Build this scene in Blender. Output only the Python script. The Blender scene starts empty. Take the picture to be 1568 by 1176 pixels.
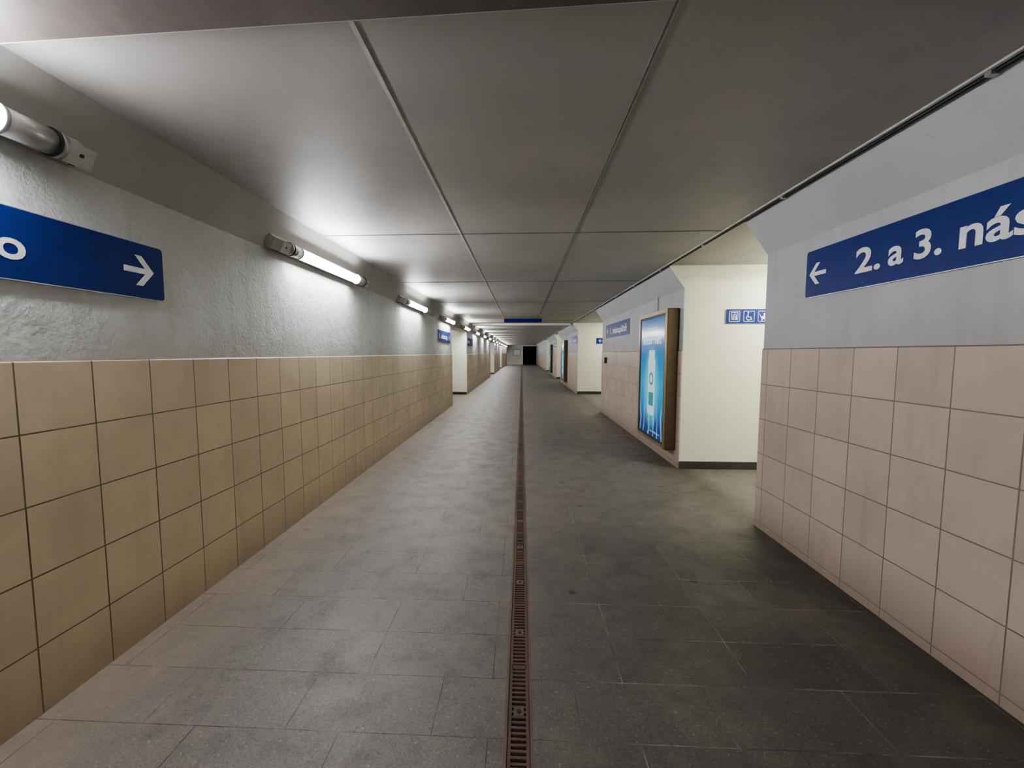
import bpy, bmesh, math, random
from mathutils import Matrix, Vector
random.seed(4)
S = bpy.context.scene
COL = S.collection

# ------------------------------------------------------------------ dimensions
XL, XR = 2.03, 2.08          # wall planes (left is -XL)
XLH, XRH = 1.90, 1.87        # where the haunch meets the ceiling
ZH, ZC = 2.35, 2.64          # haunch bottom, ceiling
YB, YE = -6.0, 55.0
DEEP = 5.5
TL, TR = 1.49, 1.56          # tile cladding tops
LEFT_OPEN = [(11.9, 15.1), (26.5, 30.2), (38.0, 41.5)]
RIGHT_OPEN = [(3.66, 5.45), (10.8, 15.5), (22.2, 24.8), (31.5, 35.0)]

# ------------------------------------------------------------------ materials
def newmat(name):
    m = bpy.data.materials.new(name); m.use_nodes = True
    nt = m.node_tree
    b = nt.nodes["Principled BSDF"]
    return m, nt, b
def N(nt, t, **kw):
    n = nt.nodes.new(t)
    for k, v in kw.items():
        if k in n.inputs: n.inputs[k].default_value = v
        else: setattr(n, k, v)
    return n
def L(nt, a, b): nt.links.new(a, b)
def rgba(c): return (c[0], c[1], c[2], 1)
def mixc(nt, fac, a, b, mode='MIX'):
    n = nt.nodes.new('ShaderNodeMix'); n.data_type = 'RGBA'; n.blend_type = mode
    for sock, v in ((n.inputs[0], fac), (n.inputs[6], a), (n.inputs[7], b)):
        if hasattr(v, 'is_output') or isinstance(v, bpy.types.NodeSocket): nt.links.new(v, sock)
        else: sock.default_value = rgba(v) if isinstance(v, tuple) else v
    return n.outputs[2]
def noise(nt, vec, scale, detail=4, rough=0.55):
    n = N(nt, 'ShaderNodeTexNoise'); n.inputs['Scale'].default_value = scale
    n.inputs['Detail'].default_value = detail; n.inputs['Roughness'].default_value = rough
    if vec is not None: L(nt, vec, n.inputs['Vector'])
    return n.outputs['Fac']
def rng(nt, v, a, b, c=0.0, d=1.0):
    n = N(nt, 'ShaderNodeMapRange'); L(nt, v, n.inputs[0])
    n.inputs[1].default_value = a; n.inputs[2].default_value = b
    n.inputs[3].default_value = c; n.inputs[4].default_value = d
    return n.outputs[0]
def mth(nt, op, a, b=None):
    n = N(nt, 'ShaderNodeMath', operation=op)
    for i, v in enumerate((a, b)):
        if v is None: continue
        if isinstance(v, (int, float)): n.inputs[i].default_value = v
        else: L(nt, v, n.inputs[i])
    return n.outputs[0]
def bump(nt, b, h, strength, dist):
    n = N(nt, 'ShaderNodeBump'); n.inputs['Strength'].default_value = strength
    n.inputs['Distance'].default_value = dist
    L(nt, h, n.inputs['Height']); L(nt, n.outputs[0], b.inputs['Normal'])

def simple(name, c, rough=0.5, metal=0.0, emit=0, ec=None, spec=.5):
    m, nt, b = newmat(name)
    tc = N(nt, 'ShaderNodeTexCoord')
    f = noise(nt, tc.outputs['Object'], 14, 3)
    col = mixc(nt, rng(nt, f, .3, .7), tuple(x*.88 for x in c), tuple(min(1, x*1.08) for x in c))
    L(nt, col, b.inputs['Base Color'])
    b.inputs['Roughness'].default_value = rough; b.inputs['Metallic'].default_value = metal
    b.inputs['Specular IOR Level'].default_value = spec
    if emit:
        b.inputs['Emission Color'].default_value = rgba(ec or c); b.inputs['Emission Strength'].default_value = emit
    return m
def plaster(name, c, c2, bs=0.25, sc=55, rough=0.75, dist=0.006, blem=0, dirt=0):
    m, nt, b = newmat(name)
    tc = N(nt, 'ShaderNodeTexCoord'); o = tc.outputs['Object']
    big = noise(nt, o, 1.3, 5); sm = noise(nt, o, 11, 6, .7)
    col = mixc(nt, rng(nt, big, .3, .7), c2, c)
    col = mixc(nt, rng(nt, sm, .58, .8, 0, .4), col, tuple(x*.6 for x in c2))
    h = mth(nt, 'ADD', noise(nt, o, sc, 5, .65), mth(nt, 'MULTIPLY', noise(nt, o, 9, 3), 1.5))
    if blem:    # small paint blisters, nail heads and hairline cracks
        vo = N(nt, 'ShaderNodeTexVoronoi'); vo.inputs['Scale'].default_value = blem; L(nt, o, vo.inputs['Vector'])
        sp_ = rng(nt, vo.outputs['Distance'], .02, .045, 1, 0)
        col = mixc(nt, mth(nt, 'MULTIPLY', sp_, .4), col, tuple(min(1, x*1.4) for x in c))
        h = mth(nt, 'ADD', h, mth(nt, 'MULTIPLY', sp_, 2.5))
        col = mixc(nt, rng(nt, noise(nt, o, 2.7, 6, .75), .55, .75, 0, .3), col, tuple(x*.7 for x in c2))
    if dirt:    # brownish grime band just above the tiles
        sp = N(nt, 'ShaderNodeSeparateXYZ'); L(nt, o, sp.inputs[0])
        zz = mth(nt, 'ADD', sp.outputs[2], mth(nt, 'MULTIPLY', mth(nt, 'SUBTRACT', noise(nt, o, 3.5, 5, .7), .5), .5))
        col = mixc(nt, rng(nt, zz, dirt, dirt+.28, .45, 0), col, (.36, .335, .295))
        mp = N(nt, 'ShaderNodeMapping'); mp.inputs['Scale'].default_value = (1, 7, .8); L(nt, o, mp.inputs[0])
        col = mixc(nt, rng(nt, noise(nt, mp.outputs[0], 1.3, 4, .6), .52, .75, 0, .32), col, (.36, .35, .325))
        col = mixc(nt, rng(nt, noise(nt, o, 5, 7, .8), .56, .7, 0, .3), col, (.34, .33, .31))
    L(nt, col, b.inputs['Base Color']); b.inputs['Roughness'].default_value = rough
    bump(nt, b, h, bs, dist)
    return m
def tiles(name, c1, c2, mortar, py, pz):
    m, nt, b = newmat(name)
    tc = N(nt, 'ShaderNodeTexCoord'); o = tc.outputs['Object']
    sp = N(nt, 'ShaderNodeSeparateXYZ'); L(nt, o, sp.inputs[0])
    cb = N(nt, 'ShaderNodeCombineXYZ')
    L(nt, mth(nt, 'ADD', sp.outputs[1], 30 - py), cb.inputs[0])
    L(nt, mth(nt, 'ADD', sp.outputs[2], 3 - pz), cb.inputs[1])
    br = N(nt, 'ShaderNodeTexBrick'); br.offset = 0; br.squash = 1
    L(nt, cb.outputs[0], br.inputs['Vector'])
    br.inputs['Color1'].default_value = rgba(c1); br.inputs['Color2'].default_value = rgba(c2)
    br.inputs['Mortar'].default_value = rgba(mortar)
    br.inputs['Scale'].default_value = 1; br.inputs['Mortar Size'].default_value = .0035
    br.inputs['Mortar Smooth'].default_value = .25; br.inputs['Bias'].default_value = 0
    br.inputs['Brick Width'].default_value = .3; br.inputs['Row Height'].default_value = .3
    st = noise(nt, o, 3.0, 6, .65)
    mp = N(nt, 'ShaderNodeMapping'); mp.inputs['Scale'].default_value = (1, 9, .9); L(nt, o, mp.inputs[0])
    dr = noise(nt, mp.outputs[0], 1.2, 4, .6)
    col = mixc(nt, rng(nt, st, .42, .72, 0, .38), br.outputs['Color'], tuple(x*.6 for x in c1))
    col = mixc(nt, rng(nt, dr, .52, .75, 0, .3), col, tuple(x*.6 for x in c2))
    low = rng(nt, mth(nt, 'ADD', sp.outputs[2], mth(nt, 'MULTIPLY', mth(nt, 'SUBTRACT', st, .5), .5)), .0, .32, .55, 0)
    col = mixc(nt, low, col, (.20, .145, .10))
    L(nt, col, b.inputs['Base Color'])
    L(nt, rng(nt, st, .3, .7, .32, .5), b.inputs['Roughness'])
    h = mth(nt, 'SUBTRACT', mth(nt, 'MULTIPLY', noise(nt, o, 40, 3), .06), br.outputs['Fac'])
    bump(nt, b, h, .6, .004)
    return m
def floor_mat():
    m, nt, b = newmat('granite_slabs')
    tc = N(nt, 'ShaderNodeTexCoord'); o = tc.outputs['Object']
    sp = N(nt, 'ShaderNodeSeparateXYZ'); L(nt, o, sp.inputs[0])
    X, Y = sp.outputs[0], sp.outputs[1]
    cb = N(nt, 'ShaderNodeCombineXYZ')
    L(nt, mth(nt, 'ADD', X, 60.13), cb.inputs[0]); L(nt, mth(nt, 'ADD', Y, 30 - .02), cb.inputs[1])
    br = N(nt, 'ShaderNodeTexBrick'); br.offset = .38; br.offset_frequency = 3
    L(nt, cb.outputs[0], br.inputs['Vector'])
    br.inputs['Color1'].default_value = (0, 0, 0, 1); br.inputs['Color2'].default_value = (1, 1, 1, 1)
    br.inputs['Mortar'].default_value = (.5, .5, .5, 1)
    br.inputs['Scale'].default_value = 1; br.inputs['Mortar Size'].default_value = .0026
    br.inputs['Mortar Smooth'].default_value = .2
    br.inputs['Brick Width'].default_value = .6; br.inputs['Row Height'].default_value = .3
    spk = noise(nt, o, 110, 3, .8)
    spk2 = noise(nt, o, 60, 4, .85)
    spk3 = noise(nt, o, 22, 6, .85)
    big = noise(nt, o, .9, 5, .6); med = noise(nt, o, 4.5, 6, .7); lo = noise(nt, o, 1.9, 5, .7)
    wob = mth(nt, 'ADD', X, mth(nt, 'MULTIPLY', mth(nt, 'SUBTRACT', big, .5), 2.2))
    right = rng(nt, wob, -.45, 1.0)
    far = mth(nt, 'MULTIPLY', rng(nt, X, 1.6, 2.3, .36, .0), 1.0)  # darkening fades out in the recess: its light patch put into the colour
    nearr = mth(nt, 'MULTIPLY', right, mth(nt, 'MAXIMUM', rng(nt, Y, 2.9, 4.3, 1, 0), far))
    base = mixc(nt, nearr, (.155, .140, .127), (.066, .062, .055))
    base = mixc(nt, rng(nt, Y, 3.5, 9, 0, .4), base, (.215, .193, .175))  # grazing sheen painted in: slab colour gets lighter with distance
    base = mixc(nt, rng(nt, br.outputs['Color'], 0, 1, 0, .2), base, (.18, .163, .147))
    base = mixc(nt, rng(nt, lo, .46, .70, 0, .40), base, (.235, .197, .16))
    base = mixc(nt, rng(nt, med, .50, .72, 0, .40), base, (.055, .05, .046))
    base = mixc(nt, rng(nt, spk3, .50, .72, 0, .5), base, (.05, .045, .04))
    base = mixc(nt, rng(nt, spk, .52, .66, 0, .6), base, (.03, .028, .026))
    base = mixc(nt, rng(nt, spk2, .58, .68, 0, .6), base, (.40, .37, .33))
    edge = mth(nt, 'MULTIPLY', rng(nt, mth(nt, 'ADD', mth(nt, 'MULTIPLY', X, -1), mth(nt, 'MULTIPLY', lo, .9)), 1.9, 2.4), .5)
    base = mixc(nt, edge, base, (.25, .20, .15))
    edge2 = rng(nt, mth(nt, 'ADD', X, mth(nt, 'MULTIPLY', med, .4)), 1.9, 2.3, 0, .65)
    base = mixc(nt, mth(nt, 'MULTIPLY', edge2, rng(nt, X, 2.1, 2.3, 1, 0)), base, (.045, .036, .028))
    vo = N(nt, 'ShaderNodeTexVoronoi'); vo.inputs['Scale'].default_value = 2.3; L(nt, o, vo.inputs['Vector'])
    spot = mth(nt, 'MULTIPLY', rng(nt, vo.outputs['Distance'], .045, .075, .75, 0), rng(nt, X, -.6, .3, .4, 1))
    base = mixc(nt, spot, base, (.015, .015, .014))
    jn = noise(nt, o, 2.3, 4, .7)
    jc = mixc(nt, mth(nt, 'MULTIPLY', rng(nt, X, .0, .4), rng(nt, jn, .42, .58)), (.04, .027, .022), (.30, .28, .25))
    jv = rng(nt, noise(nt, o, 5, 3, .7), .38, .62, .15, .95)
    col = mixc(nt, mth(nt, 'MULTIPLY', br.outputs['Fac'], jv), base, jc)
    L(nt, col, b.inputs['Base Color'])
    L(nt, rng(nt, med, .3, .7, .40, .6), b.inputs['Roughness'])
    h = mth(nt, 'SUBTRACT', mth(nt, 'MULTIPLY', spk2, .5), mth(nt, 'MULTIPLY', br.outputs['Fac'], .7))
    bump(nt, b, h, .45, .003)
    return m

M_plaL = plaster('plaster_white_blue', (.64, .655, .655), (.52, .53, .52), .95, 42, dirt=1.45)
M_plaR = plaster('plaster_white_grey', (.57, .58, .605), (.48, .485, .50), .7, 45, dirt=1.5)
M_haunchR = plaster('haunch_white_paint', (.56, .57, .59), (.48, .485, .50), .25)
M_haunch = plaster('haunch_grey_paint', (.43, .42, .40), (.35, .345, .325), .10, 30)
M_cream = plaster('cream_paint', (.74, .75, .65), (.67, .68, .575), .18, 45)
M_ceil = plaster('ceiling_paint', (.44, .425, .405), (.365, .35, .335), .14, 30, .55, blem=2.2)
M_tileL = tiles('beige_wall_tiles', (.645, .525, .375), (.57, .465, .335), (.115, .075, .05), .046, 1.49)
M_tileR = tiles('pink_beige_wall_tiles', (.53, .43, .36), (.46, .38, .32), (.19, .15, .12), .27, 1.255)
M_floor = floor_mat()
M_base = plaster('dark_granite', (.06, .06, .06), (.03, .03, .03), .05, 90, .4)
M_rust = plaster('rusty_iron', (.13, .075, .055), (.065, .045, .038), .5, 80, .7)
M_rust2 = plaster('rusty_rim', (.17, .11, .085), (.10, .07, .055), .4, 60, .7)
M_black = simple('drain_bottom_black', (.01, .009, .008), .9)  # near-black colour of the trough bottom under the grate
M_blue = simple('sign_blue', (.004, .022, .17), .45, spec=.22)
M_white = simple('sign_white', (.82, .84, .86), .45)
M_rim = simple('sign_edge_aluminium', (.45, .47, .5), .35, .8)
M_alu = simple('lamp_aluminium', (.50, .49, .48), .35, .7)
M_grey = simple('lamp_grey_plastic', (.50, .49, .47), .5)
M_dark = simple('dark_steel', (.05, .05, .05), .5, .5)
M_tube = simple('fluorescent_tube', (.9, .93, 1), .4, 0, 75, (.975, .975, 1.0))
M_tubeW = simple('fluorescent_tube_warm', (1, .97, .85), .4, 0, 62, (1.0, .97, .84))
M_joint = simple('ceiling_joint_light', (.58, .57, .54), .6)
M_jointd = simple('ceiling_joint_dark', (.20, .19, .175), .6)
M_beam = simple('beam_brown_paint', (.13, .11, .10), .45)
M_bronze = simple('bronze_case', (.13, .095, .06), .4, .5)
M_gold = simple('gold_frame', (.34, .26, .16), .35, .7)
M_void = simple('dark_doorway', (.02, .02, .017), .8)

def poster_mat():
    m, nt, b = newmat('backlit_poster')
    tc = N(nt, 'ShaderNodeTexCoord'); o = tc.outputs['Object']
    sp = N(nt, 'ShaderNodeSeparateXYZ'); L(nt, o, sp.inputs[0])
    x, z = sp.outputs[0], sp.outputs[2]
    t = rng(nt, z, -.9, .9)
    cr = N(nt, 'ShaderNodeValToRGB'); L(nt, t, cr.inputs[0])
    e = cr.color_ramp.elements
    e[0].position = 0; e[0].color = (.006, .02, .11, 1)
    e[1].position = 1; e[1].color = (.03, .15, .32, 1)
    for p, c in ((.12, (.006, .04, .18, 1)), (.24, (.008, .15, .34, 1)), (.45, (.01, .25, .43, 1)), (.72, (.008, .13, .36, 1)), (.86, (.006, .05, .20, 1))):
        k = e.new(p); k.color = c
    r2 = mth(nt, 'ADD', mth(nt, 'POWER', mth(nt, 'ABSOLUTE', mth(nt, 'MULTIPLY', x, 2.6)), 2.0), mth(nt, 'POWER', mth(nt, 'ABSOLUTE', mth(nt, 'MULTIPLY', mth(nt, 'ADD', z, .15), 1.5)), 2.0))
    col = mixc(nt, rng(nt, r2, .0, 1.0, .7, 0), cr.outputs[0], (.13, .58, .66))
    wv = N(nt, 'ShaderNodeTexWave'); wv.inputs['Scale'].default_value = 1.6; wv.inputs['Distortion'].default_value = 6
    L(nt, o, wv.inputs['Vector'])
    col = mixc(nt, mth(nt, 'MULTIPLY', rng(nt, wv.outputs['Fac'], .8, 1, 0, .45), rng(nt, z, -.35, -.55)), col, (.3, .7, .8))
    L(nt, col, b.inputs['Base Color']); L(nt, col, b.inputs['Emission Color'])
    b.inputs['Emission Strength'].default_value = .38; b.inputs['Roughness'].default_value = .15
    b.inputs['Specular IOR Level'].default_value = .25
    return m
M_poster = poster_mat()
M_pwhite = simple('poster_white_print', (.50, .74, .78), .2, 0, .2, (.6, .9, .92), .25)
M_pteal = simple('poster_teal_print', (.03, .28, .36), .2, 0, .2, spec=.25)

# ------------------------------------------------------------------ mesh builder
class B:
    def __init__(s): s.bm = bmesh.new(); s.mats = []
    def mi(s, m):
        if m not in s.mats: s.mats.append(m)
        return s.mats.index(m)
    def box(s, x0, x1, y0, y1, z0, z1, m, M=None, bev=0):
        r = bmesh.ops.create_cube(s.bm, size=1)
        vs = r['verts']
        for v in vs:
            v.co = Vector(((x0+x1)/2 + v.co.x*(x1-x0), (y0+y1)/2 + v.co.y*(y1-y0), (z0+z1)/2 + v.co.z*(z1-z0)))
        fs = set(f for v in vs for f in v.link_faces)
        k = s.mi(m)
        for f in fs: f.material_index = k
        if bev:
            es = list(set(e for v in vs for e in v.link_edges))
            r = bmesh.ops.bevel(s.bm, geom=es, offset=bev, segments=2, affect='EDGES', profile=.5)
            for f in r['faces']: f.material_index = k
            vs = list(set(v for f in r['faces'] for v in f.verts) | set(v for v in vs if v.is_valid))
        if M is not None:
            for v in vs: v.co = M @ v.co
    def prism(s, pts, a0, a1, m, cap=None, axis='Y', M=None):
        """polygon pts (u,v) extruded along axis. Y: (x,z)  ; X: (y,z) ; Z: (x,y)"""
        def P(u, v, a):
            p = {'Y': (u, a, v), 'X': (a, u, v), 'Z': (u, v, a)}[axis]
            p = Vector(p); return M @ p if M is not None else p
        A = [s.bm.verts.new(P(u, v, a0)) for u, v in pts]
        C = [s.bm.verts.new(P(u, v, a1)) for u, v in pts]
        n = len(pts); fs = []
        for i in range(n):
            f = s.bm.faces.new((A[i], A[(i+1) % n], C[(i+1) % n], C[i])); f.material_index = s.mi(m); fs.append(f)
        c = s.mi(cap or m)
        f1 = s.bm.faces.new(A[::-1]); f2 = s.bm.faces.new(C); f1.material_index = f2.material_index = c
        bmesh.ops.recalc_face_normals(s.bm, faces=fs + [f1, f2])
        return fs
    def cyl(s, c, r, l, axis, m, seg=20, a0=0, a1=2*math.pi, M=None, cap=None):
        pts = []
        full = abs(a1-a0-2*math.pi) < 1e-4
        k = seg if full else seg+1
        for i in range(k):
            a = a0 + (a1-a0)*i/seg
            pts.append((r*math.cos(a), r*math.sin(a)))
        cx, cy, cz = c
        if axis == 'Y': pts = [(cx+u, cz+v) for u, v in pts]; a = cy
        elif axis == 'X': pts = [(cy+u, cz+v) for u, v in pts]; a = cx
        else: pts = [(cx+u, cy+v) for u, v in pts]; a = cz
        fs = s.prism(pts, a-l/2, a+l/2, m, cap, axis, M)
        if full:
            for f in fs: f.smooth = True
    def text(s, body, x0, x1, z0, zcap, y, m, bold=.018, thick=.001, M=None):
        """text in XZ plane facing -y, fitted to x0..x1, baseline z0, cap height"""
        cu = bpy.data.curves.new('t', 'FONT'); cu.body = body; cu.size = 1; cu.offset = bold; cu.resolution_u = 4
        ob = bpy.data.objects.new('t', cu); COL.objects.link(ob)
        dg = bpy.context.evaluated_depsgraph_get()
        me = bpy.data.meshes.new_from_object(ob.evaluated_get(dg))
        bpy.data.objects.remove(ob)
        xs = [v.co.x for v in me.vertices]
        if not xs: return
        mn, mx = min(xs), max(xs)
        k = (zcap - z0)/.73
        vv = []
        for v in me.vertices:
            p = Vector((x0 + (v.co.x-mn)/(mx-mn)*(x1-x0), y, z0 + v.co.y*k))
            vv.append(s.bm.verts.new(M @ p if M is not None else p))
        idx = s.mi(m)
        for p in me.polygons:
            try:
                f = s.bm.faces.new([vv[i] for i in p.vertices]); f.material_index = idx
                f.normal_update()
                if f.normal.y > 0 and M is None: f.normal_flip()
            except ValueError: pass
        bpy.data.meshes.remove(me)
    def make(s, name, M=None, parent=None):
        me = bpy.data.meshes.new(name); s.bm.to_mesh(me); s.bm.free()
        for m in s.mats: me.materials.append(m)
        ob = bpy.data.objects.new(name, me); COL.objects.link(ob)
        if M is not None: ob.matrix_world = M
        if parent: ob.parent = parent
        return ob

def rrect(x0, x1, z0, z1, r, n=6):
    pts = []
    for cx, cz, a in ((x1-r, z1-r, 0), (x0+r, z1-r, 90), (x0+r, z0+r, 180), (x1-r, z0+r, 270)):
        for i in range(n+1):
            t = math.radians(a + 90*i/n); pts.append((cx + r*math.cos(t), cz + r*math.sin(t)))
    return pts

# ------------------------------------------------------------------ room shell
def segs(openings):
    out = []; y = YB
    for a, b in openings: out.append((y, a)); y = b
    out.append((y, YE)); return out
def build_wall(name, s, xw, xh, opens, pla, tile, top, lintel, hm):
    b = B()
    for (y0, y1) in segs(opens):
        pts = [(s*xw, 0), (s*xw, ZH), (s*xh, ZC), (s*DEEP, ZC), (s*DEEP, 0)]
        fs = b.prism(pts, y0, y1, pla, M_cream); fs[1].material_index = b.mi(hm)
        t = .014
        tp = [(s*(xw+.0), 0), (s*(xw-t), 0), (s*(xw-t), top-.008), (s*(xw-t+.006), top), (s*xw, top)]
        b.prism(tp, y0, y1-.004 if y1 < YE else y1, tile)
    if lintel:
        for (y0, y1) in opens:
            pts = [(s*xw, ZH-.03), (s*xw, ZH), (s*xh, ZC), (s*(xw+.35), ZC), (s*(xw+.35), ZH-.03)]
            fs = b.prism(pts, y0, y1, pla); fs[1].material_index = b.mi(hm)
    b.box(min(s*DEEP, s*(DEEP+.1)), max(s*DEEP, s*(DEEP+.1)), YB, YE, 0, ZC, M_cream)
    return b.make(name)
build_wall('wall_left', -1, XL, XLH, LEFT_OPEN, M_plaL, M_tileL, TL, True, M_haunch)
build_wall('wall_right', 1, XR, XRH, RIGHT_OPEN, M_plaR, M_tileR, TR, False, M_haunchR)

def baseboards(name, s, xw, opens):
    b = B()
    for (y0, y1) in opens:
        a, c = sorted((s*(xw), s*(DEEP-.02)))
        b.box(a, c, y1-.016, y1, 0, .10, M_base)
        b.box(a, c, y0, y0+.016, 0, .10, M_base)
        a, c = sorted((s*(DEEP-.016), s*DEEP))
        b.box(a, c, y0+.016, y1-.016, 0, .10, M_base)
    b.make(name)
baseboards('baseboard_left', -1, XL, LEFT_OPEN)
baseboards('baseboard_right', 1, XR, RIGHT_OPEN)

# floor with a channel for the drain
DX, DW = -.008, .058
b = B()
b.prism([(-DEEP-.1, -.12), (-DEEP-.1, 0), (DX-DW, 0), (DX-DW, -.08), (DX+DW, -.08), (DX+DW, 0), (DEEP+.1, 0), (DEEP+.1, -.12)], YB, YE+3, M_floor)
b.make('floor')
# drain grate
b = B()
b.box(DX-DW, DX+DW, YB+.01, YE-.01, -.079, -.07, M_black)
for sx in (-1, 1):
    a = DX + sx*(DW-.006)
    b.box(a-.006, a+.006, YB+.01, YE-.01, -.03, .001, M_rust2)
    a = DX + sx*(DW-.021)
    b.box(a-.007, a+.007, YB+.01, YE-.01, -.03, -.003, M_rust)
y = .9
i = 0
while y < 26:
    if i % 20 == 0: b.box(DX-.034, DX+.034, y-.011, y+.011, -.02, -.003, M_rust)
    else: b.box(DX-.034, DX+.034, y-.0055, y+.0055, -.02, -.004, M_rust)
    if i % 20 == 10:
        b.box(DX-.022, DX+.022, y-.02, y+.02, -.02, -.0035, M_rust2)
        b.cyl((DX, y, -.003), .009, .008, 'Z', M_dark, 10)
    y += .025; i += 1
while y < YE-.05:
    b.box(DX-.034, DX+.034, y-.02, y+.02, -.02, -.004, M_rust); y += .08
b.make('drain_grate')

# ceiling
b = B(); b.box(-DEEP-.1, DEEP+.1, YB, YE+3, ZC, ZC+.12, M_ceil); b.make('ceiling')
b = B()
e = .004
b.box(-.58-.009, -.58+.009, 1.4, YE-.02, ZC-e, ZC, M_joint)
b.box(.49-.005, .49+.005, 1.4, YE-.02, ZC-e, ZC, M_jointd)
b.box(.49+.005, .49+.012, 1.4, YE-.02, ZC-e*.7, ZC, M_joint)
y = 3.95
while y < YE-1:
    b.box(-XLH+.01, XRH-.05, y-.007, y+.007, ZC-e*1.2, ZC, M_jointd)
    b.box(-XLH+.01, XRH-.05, y+.007, y+.013, ZC-e*.8, ZC, M_joint)
    y += 2.6
b.make('trim_ceiling_joints')
b = B()
b.prism([(-XLH+.02, 1.43), (XRH-.04, 1.31), (XRH-.04, .83), (-XLH+.02, .95)], ZC-.05, ZC, M_beam, axis='Z')
b.prism([(-XLH+.02, 1.442), (XRH-.04, 1.322), (XRH-.04, 1.31), (-XLH+.02, 1.43)], ZC-.044, ZC, M_joint, axis='Z')
b.make('ceiling_beam')
b = B()
b.box(-XLH+.02, XRH-.05, 15.6, 15.9, ZC-.07, ZC, M_cream); b.make('ceiling_beam')

# long conduit at the right ceiling edge
b = B()
b.cyl((XRH-.012, (YE+YB)/2, ZC-.012), .010, YE-YB-.1, 'Y', M_dark, 10)
b.box(XRH-.045, XRH-.028, YB+.05, YE-.05, ZC-.010, ZC, M_joint)
y = .5
while y < 40:
    b.box(XRH-.035, XRH+.0, y-.012, y+.012, ZC-.026, ZC, M_alu); y += 1.3
b.make('conduit_pipe')
b = B()
b.cyl((XR-.012, 6.45, 2.25), .009, .26, 'Z', M_grey, 10)
b.box(XR-.03, XR, 6.42, 6.48, 2.36, 2.40, M_grey)
b.make('cable_conduit')

# end wall (far) with a dark doorway on the right
b = B()
b.box(-DEEP-.1, .15, YE, YE+.2, 0, ZC, M_cream)
b.box(1.95, DEEP+.1, YE, YE+.2, 0, ZC, M_cream)
b.box(.15, 1.95, YE, YE+.2, 2.45, ZC, M_cream)
b.box(.0, 2.1, YE+2.6, YE+2.7, 0, ZC, M_void)
b.box(.0, .1, YE+.2, YE+2.6, 0, ZC, M_void); b.box(2.0, 2.1, YE+.2, YE+2.6, 0, ZC, M_void)
b.box(-1.1, -.25, YE-.03, YE-.001, 1.25, 2.0, M_white); b.box(-1.14, -.21, YE-.02, YE-.0, 1.21, 2.04, M_dark)
b.make('wall_far')
b = B(); b.box(-DEEP-.1, DEEP+.1, YB-.1, YB, 0, ZC, M_cream); b.make('wall_back')

# ------------------------------------------------------------------ lamps
def lamp(M, tube=M_tube):
    """local x along the tube, +y into the mounting surface, z across.  x=0 tube centre"""
    b = B()
    b.prism([(-.055, 0), (-.045, -.030), (.045, -.030), (.055, 0)], -.93, .96, M_grey, axis='X',
            M=Matrix(((1,0,0,0),(0,0,1,0),(0,1,0,0),(0,0,0,1))))
    R = .050; cy = -.085
    pts = []
    for i in range(13):
        a = math.radians(0 + 180*i/12); pts.append((cy + R*math.sin(a), R*math.cos(a)))
    for i in range(12, -1, -1):
        a = math.radians(0 + 180*i/12); pts.append((cy + (R-.006)*math.sin(a), (R-.006)*math.cos(a)))
    b.prism(pts, -.66, .66, M_alu, axis='X')
    b.cyl((0, cy-.012, 0), .029, 1.24, 'X', tube, 16)
    for sx, sl in ((-1, .17), (1, .215)):
        e1 = .62 + sl
        b.cyl((sx*(.62+sl/2), cy, 0), .052, sl, 'X', M_alu, 28)
        b.cyl((sx*.625, cy, 0), .056, .014, 'X', M_grey, 28)
        b.cyl((sx*(e1-.035), cy, 0), .057, .012, 'X', M_dark, 28)
        b.cyl((sx*(e1-.015), cy, 0), .055, .020, 'X', M_alu, 28)
        x0, x1 = sx*(e1-.002), sx*(e1+.145)
        b.prism([(x0, -.118), (x0, 0), (x1, 0), (x1, -.055), (x0+sx*.115, -.118)], -.050, .040, M_grey, axis='Z')
        b.cyl((sx*(e1+.075), -.07, -.051), .010, .008, 'Z', M_dark, 12)
        b.cyl((sx*(e1+.06), -.119, 0), .008, .006, 'Y', M_dark, 12)
    for x in (-.3, .3):
        b.box(x-.012, x+.012, -.05, -.025, -.05, .05, M_grey)
    return b.make('wall_lamp', M)
nx, nz = (ZC-ZH), -(XL-XLH)
ln = math.hypot(nx, nz); nx /= ln; nz /= ln
tx, tz = -nz, nx
def left_lamp(yc):
    p = Vector((-XL, yc, ZH)) + Vector((tx, 0, tz))*.070 + Vector((nx, 0, nz))*.001
    M = Matrix(((0, -nx, tx, p.x), (1, 0, 0, p.y), (0, -nz, tz, p.z), (0, 0, 0, 1)))
    lamp(M)
for yc in [-4.8, -2.4+.1, .86, 4.15, 7.55]: left_lamp(yc)
yc = 10.95
while yc < 53:
    left_lamp(yc); yc += 3.4
def ceil_lamp(x, y, tube=M_tubeW, rot=0):
    M = Matrix.Translation((x, y, ZC-.001)) @ Matrix.Rotation(rot, 4, 'Z') @ Matrix(((1,0,0,0),(0,0,-1,0),(0,1,0,0),(0,0,0,1)))
    o = lamp(M, tube); o.name = 'ceiling_lamp'
ceil_lamp(3.80, 4.7); ceil_lamp(3.80, 4.3)  # recess lamp, then a second unseen one added to brighten the recess
ceil_lamp(3.9, 13.0); ceil_lamp(3.9, 14.3)
ceil_lamp(-3.7, 13.6)
ceil_lamp(3.6, 23.5); ceil_lamp(-3.6, 28.4); ceil_lamp(3.6, 33.2); ceil_lamp(-3.6, 39.8)

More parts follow.
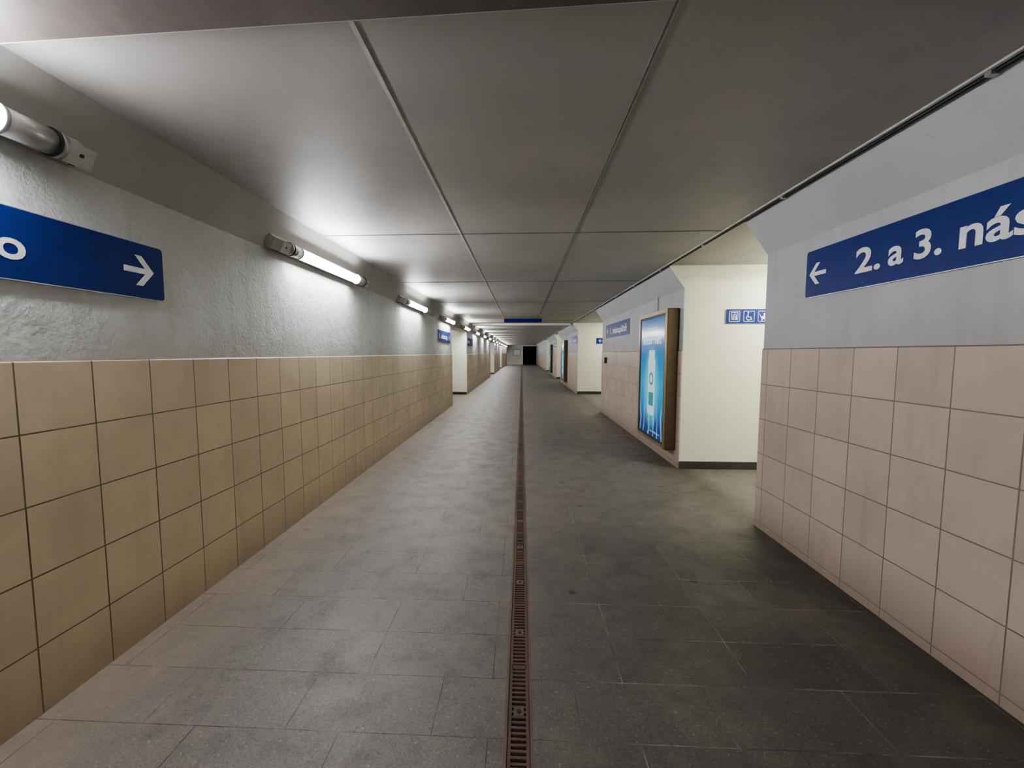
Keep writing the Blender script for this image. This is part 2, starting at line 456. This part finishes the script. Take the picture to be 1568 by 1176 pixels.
# ------------------------------------------------------------------ signs
RL = Matrix.Rotation(math.radians(90), 4, 'Z')
RR = Matrix.Rotation(math.radians(-90), 4, 'Z')
def arrow(b, cx, cz, l, d, y, m=M_white):
    """arrow pointing d=+1 right / -1 left, total length l"""
    t = l*.085
    b.box(min(cx-d*l*.5, cx+d*l*.42), max(cx-d*l*.5, cx+d*l*.42), y, y+.001, cz-t, cz+t, m)
    for sg in (-1, 1):
        tip = Vector((cx+d*l*.5, cz)); q = Vector((cx+d*l*.02, cz+sg*l*.46))
        w = l*.17
        pts = [(tip.x, tip.y), (tip.x-d*w*1.35, tip.y), (q.x-d*w*.9, q.y), (q.x+d*w*.45, q.y)]
        b.prism(pts, y-.0003, y+.001, m, axis='Y')
def sign(name, w, h, M, items, r=.022):
    b = B()
    b.prism(rrect(-w/2, w/2, -h/2, h/2, r), -.012, 0, M_rim, axis='Y')
    b.prism(rrect(-w/2+.004, w/2-.004, -h/2+.004, h/2-.004, r-.004), -.0135, -.012, M_blue, axis='Y')
    for it in items:
        if it[0] == 'a': arrow(b, it[1], it[2], it[3], it[4], -.0150)
        else: b.text(it[1], it[2], it[3], it[4], it[5], -.0148, M_white, it[6] if len(it) > 6 else .022)
    return b.make(name, M)
def left_sign(y0, y1, z0, z1, items, name='direction_sign'):
    return sign(name, y1-y0, z1-z0, Matrix.Translation((-XL+.001, (y0+y1)/2, (z0+z1)/2)) @ RL, items)
def right_sign(y0, y1, z0, z1, items, name='direction_sign'):
    return sign(name, y1-y0, z1-z0, Matrix.Translation((XR-.001, (y0+y1)/2, (z0+z1)/2)) @ RR, items)
c = (.55+2.27)/2
left_sign(.55, 2.27, 1.81, 2.10, [('a', 2.12-c, .0, .17, 1), ('t', 'Město', 1.13-c, 1.62-c, -.06, .06)])
c = (.45+3.15)/2   # local x = c - Y
right_sign(.45, 3.15, 1.918, 2.25, [('a', c-3.03, -.005, .16, -1), ('t', '2.', c-2.70, c-2.52, -.07, .08), ('t', 'a', c-2.47, c-2.375, -.07, .08), ('t', '3.', c-2.315, c-2.17, -.07, .08), ('t', 'nástupiště', c-2.09, c-1.10, -.07, .08)])
c = (8.1+10.3)/2
right_sign(8.1, 10.3, 1.88, 2.20, [('a', c-10.1, 0, .15, -1), ('t', '1. nástupiště', c-9.8, c-8.3, -.07, .07)])
left_sign(9.9, 11.6, 1.81, 2.10, [('a', .68, 0, .17, 1), ('t', '1. nástup.', -.75, .45, -.06, .06)])
left_sign(15.25, 16.9, 1.81, 2.10, [('a', .68, 0, .17, 1), ('t', 'Město', -.7, -.1, -.06, .06)])
left_sign(30.4, 32.0, 1.81, 2.10, [('a', .68, 0, .17, 1), ('t', 'Město', -.7, -.1, -.06, .06)])
right_sign(15.65, 17.4, 1.88, 2.20, [('a', -.7, 0, .15, -1), ('t', '2. nástup.', -.45, .75, -.07, .07)])
right_sign(25.0, 26.8, 1.88, 2.20, [('a', -.7, 0, .15, -1), ('t', '3. nástup.', -.45, .75, -.07, .07)])
sign('direction_sign', .9, .22, Matrix.Translation((3.2, 15.499, 1.98)), [('a', -.3, 0, .12, -1), ('t', 'výstup', -.1, .36, -.05, .05)])
# hanging sign
b = B()
b.box(-.56, .62, -.05, .05, -.15, -.03, M_blue, bev=.006)
for x in (-.4, .45):
    b.cyl((x, 0, -.015), .012, .03, 'Z', M_alu, 10)
b.make('hanging_sign', Matrix.Translation((.0, 13.1, ZC)))

# pictogram sign in the lift recess
def picto():
    b = B(); w, h = .62, .19
    b.prism(rrect(-w/2, w/2, -h/2, h/2, .015), -.01, 0, M_rim, axis='Y')
    b.prism(rrect(-w/2+.003, w/2-.003, -h/2+.003, h/2-.003, .012), -.0115, -.01, M_blue, axis='Y')
    for k in range(3):
        cx = -.20 + k*.180
        b.prism(rrect(cx-.068, cx+.068, -.068, .068, .014), -.0125, -.0115, M_white, axis='Y')
        b.prism(rrect(cx-.062, cx+.062, -.062, .062, .009), -.0132, -.0125, M_blue, axis='Y')
        y0, y1 = -.0142, -.0132
        if k == 0:      # lift: cabin with figures and arrows
            for sx in (-1, 1):
                b.box(cx+sx*.042-.003, cx+sx*.042+.003, y0, y1, -.05, .05, M_white)
                b.cyl((cx+sx*.02, (y0+y1)/2, .02), .008, .001, 'Y', M_white, 12)
                b.box(cx+sx*.02-.008, cx+sx*.02+.008, y0, y1, -.045, .008, M_white)
            b.box(cx-.042, cx+.042, y0, y1, .044, .05, M_white); b.box(cx-.002, cx+.002, y0, y1, -.05, .05, M_white)
        elif k == 1:    # wheelchair
            n = 18; R, r = .034, .026
            for i in range(n):
                a = math.radians(110 + 290*i/n/1.0*.95); a2 = math.radians(110 + 290*(i+1)/n*.95)
                q = [(cx-.004+R*math.cos(a), -.018+R*math.sin(a)), (cx-.004+R*math.cos(a2), -.018+R*math.sin(a2)),
                     (cx-.004+r*math.cos(a2), -.018+r*math.sin(a2)), (cx-.004+r*math.cos(a), -.018+r*math.sin(a))]
                b.prism(q, y0, y1, M_white)
            b.cyl((cx-.012, (y0+y1)/2, .046), .009, .001, 'Y', M_white, 12)
            b.box(cx-.018, cx-.008, y0, y1, -.012, .034, M_white)
            b.box(cx-.012, cx+.022, y0, y1, -.014, -.005, M_white)
            b.prism([(cx+.016, -.01), (cx+.024, -.01), (cx+.044, -.045), (cx+.034, -.048)], y0, y1, M_white)
        else:           # pram
            b.cyl((cx, (y0+y1)/2, .0), .036, .001, 'Y', M_white, 16, math.pi, 2*math.pi)
            b.prism([(cx, .003), (cx+.036, .003), (cx+.03, .03), (cx+.008, .042), (cx, .042)], y0, y1, M_white)
            for sx in (-1, 1): b.cyl((cx+sx*.02, (y0+y1)/2, -.045), .009, .001, 'Y', M_white, 12)
            b.prism([(cx-.036, 0), (cx-.030, 0), (cx-.048, .03), (cx-.055, .03)], y0, y1, M_white)
    b.make('pictogram_sign', Matrix.Translation((2.60+.31, 5.449, 1.99)))
picto()

# ------------------------------------------------------------------ advertising light boxes
def lightbox(yc):
    b = B(); w, h, d = 1.27, 1.90, .145
    b.box(-w/2, w/2, -d, 0, -h/2, h/2, M_bronze, bev=.014)
    f = .055; y0, y1 = -d-.012, -d
    o = [(-w/2+.008, -h/2+.008), (w/2-.008, -h/2+.008), (w/2-.008, h/2-.008), (-w/2+.008, h/2-.008)]
    i_ = [(-w/2+f, -h/2+f), (w/2-f, -h/2+f), (w/2-f, h/2-f), (-w/2+f, h/2-f)]
    for k in range(4):
        n = (k+1) % 4
        b.prism([o[k], o[n], i_[n], i_[k]], y0, y1, M_gold)
    g = f-.004; q = .038; i2 = [(-w/2+g+q, -h/2+g+q), (w/2-g-q, -h/2+g+q), (w/2-g-q, h/2-g-q), (-w/2+g+q, h/2-g-q)]
    for k in range(4):
        n = (k+1) % 4
        b.prism([i_[k], i_[n], i2[n], i2[k]], -d-.006, -d, M_dark)
    yp = -d-.002
    b.box(i2[0][0], i2[1][0], yp, -d+.001, i2[0][1], i2[2][1], M_poster)
    b.prism(rrect(-.15, .17, -.56, .30, .07), yp-.0012, yp-.0002, M_pwhite, axis='Y')
    b.prism(rrect(-.12, .14, .30, .40, .03), yp-.0012, yp-.0002, M_pwhite, axis='Y')
    b.cyl((.01, yp-.0018, -.02), .095, .001, 'Y', M_pteal, 24)
    b.cyl((.01, yp-.0028, -.02), .06, .001, 'Y', M_pwhite, 24)
    b.prism(rrect(-.10, .12, -.42, -.22, .02), yp-.0022, yp-.0012, M_pteal, axis='Y')
    b.text('internet', -.42, .42, .49, .62, yp-.002, M_pwhite)
    b.text('mobil', -.2, .2, .68, .76, yp-.002, M_pwhite, .005)
    b.text('www.internet.cz', .0, .42, -.80, -.77, yp-.002, M_pwhite, .005)
    for z in (-.6, .6): b.cyl((-w/2-.004, -d+.02, z), .009, .08, 'Z', M_dark, 10)
    b.make('advertising_lightbox', Matrix.Translation((XR-.015, yc, 1.165)) @ RR)
lightbox(6.20)
lightbox(19.5)
lightbox(28.5)

# small wall call point
b = B()
b.box(-.05, .05, -.05, 0, -.07, .07, M_dark, bev=.008); b.cyl((0, -.052, 0), .02, .01, 'Y', M_rim, 14)
b.make('wall_call_box', Matrix.Translation((XR-.015, 10.2, 1.35)) @ RR)

# ------------------------------------------------------------------ world, camera
w = bpy.data.worlds.new('World'); S.world = w; w.use_nodes = True
w.node_tree.nodes['Background'].inputs[0].default_value = (.5, .55, .6, 1)
w.node_tree.nodes['Background'].inputs[1].default_value = .05
cam = bpy.data.cameras.new('Camera'); co = bpy.data.objects.new('Camera', cam); COL.objects.link(co)
cam.sensor_width = 36; cam.lens = 36*631/1568
co.location = (0, 0, 1.52)
co.rotation_euler = (math.radians(90-4.26), 0, math.radians(2.6))
cam.shift_x = .0087
cam.clip_start = .02
S.camera = co
S.view_settings.view_transform = 'AgX'
try: S.view_settings.look = 'AgX - Medium High Contrast'
except Exception: pass
S.view_settings.exposure = 0.85
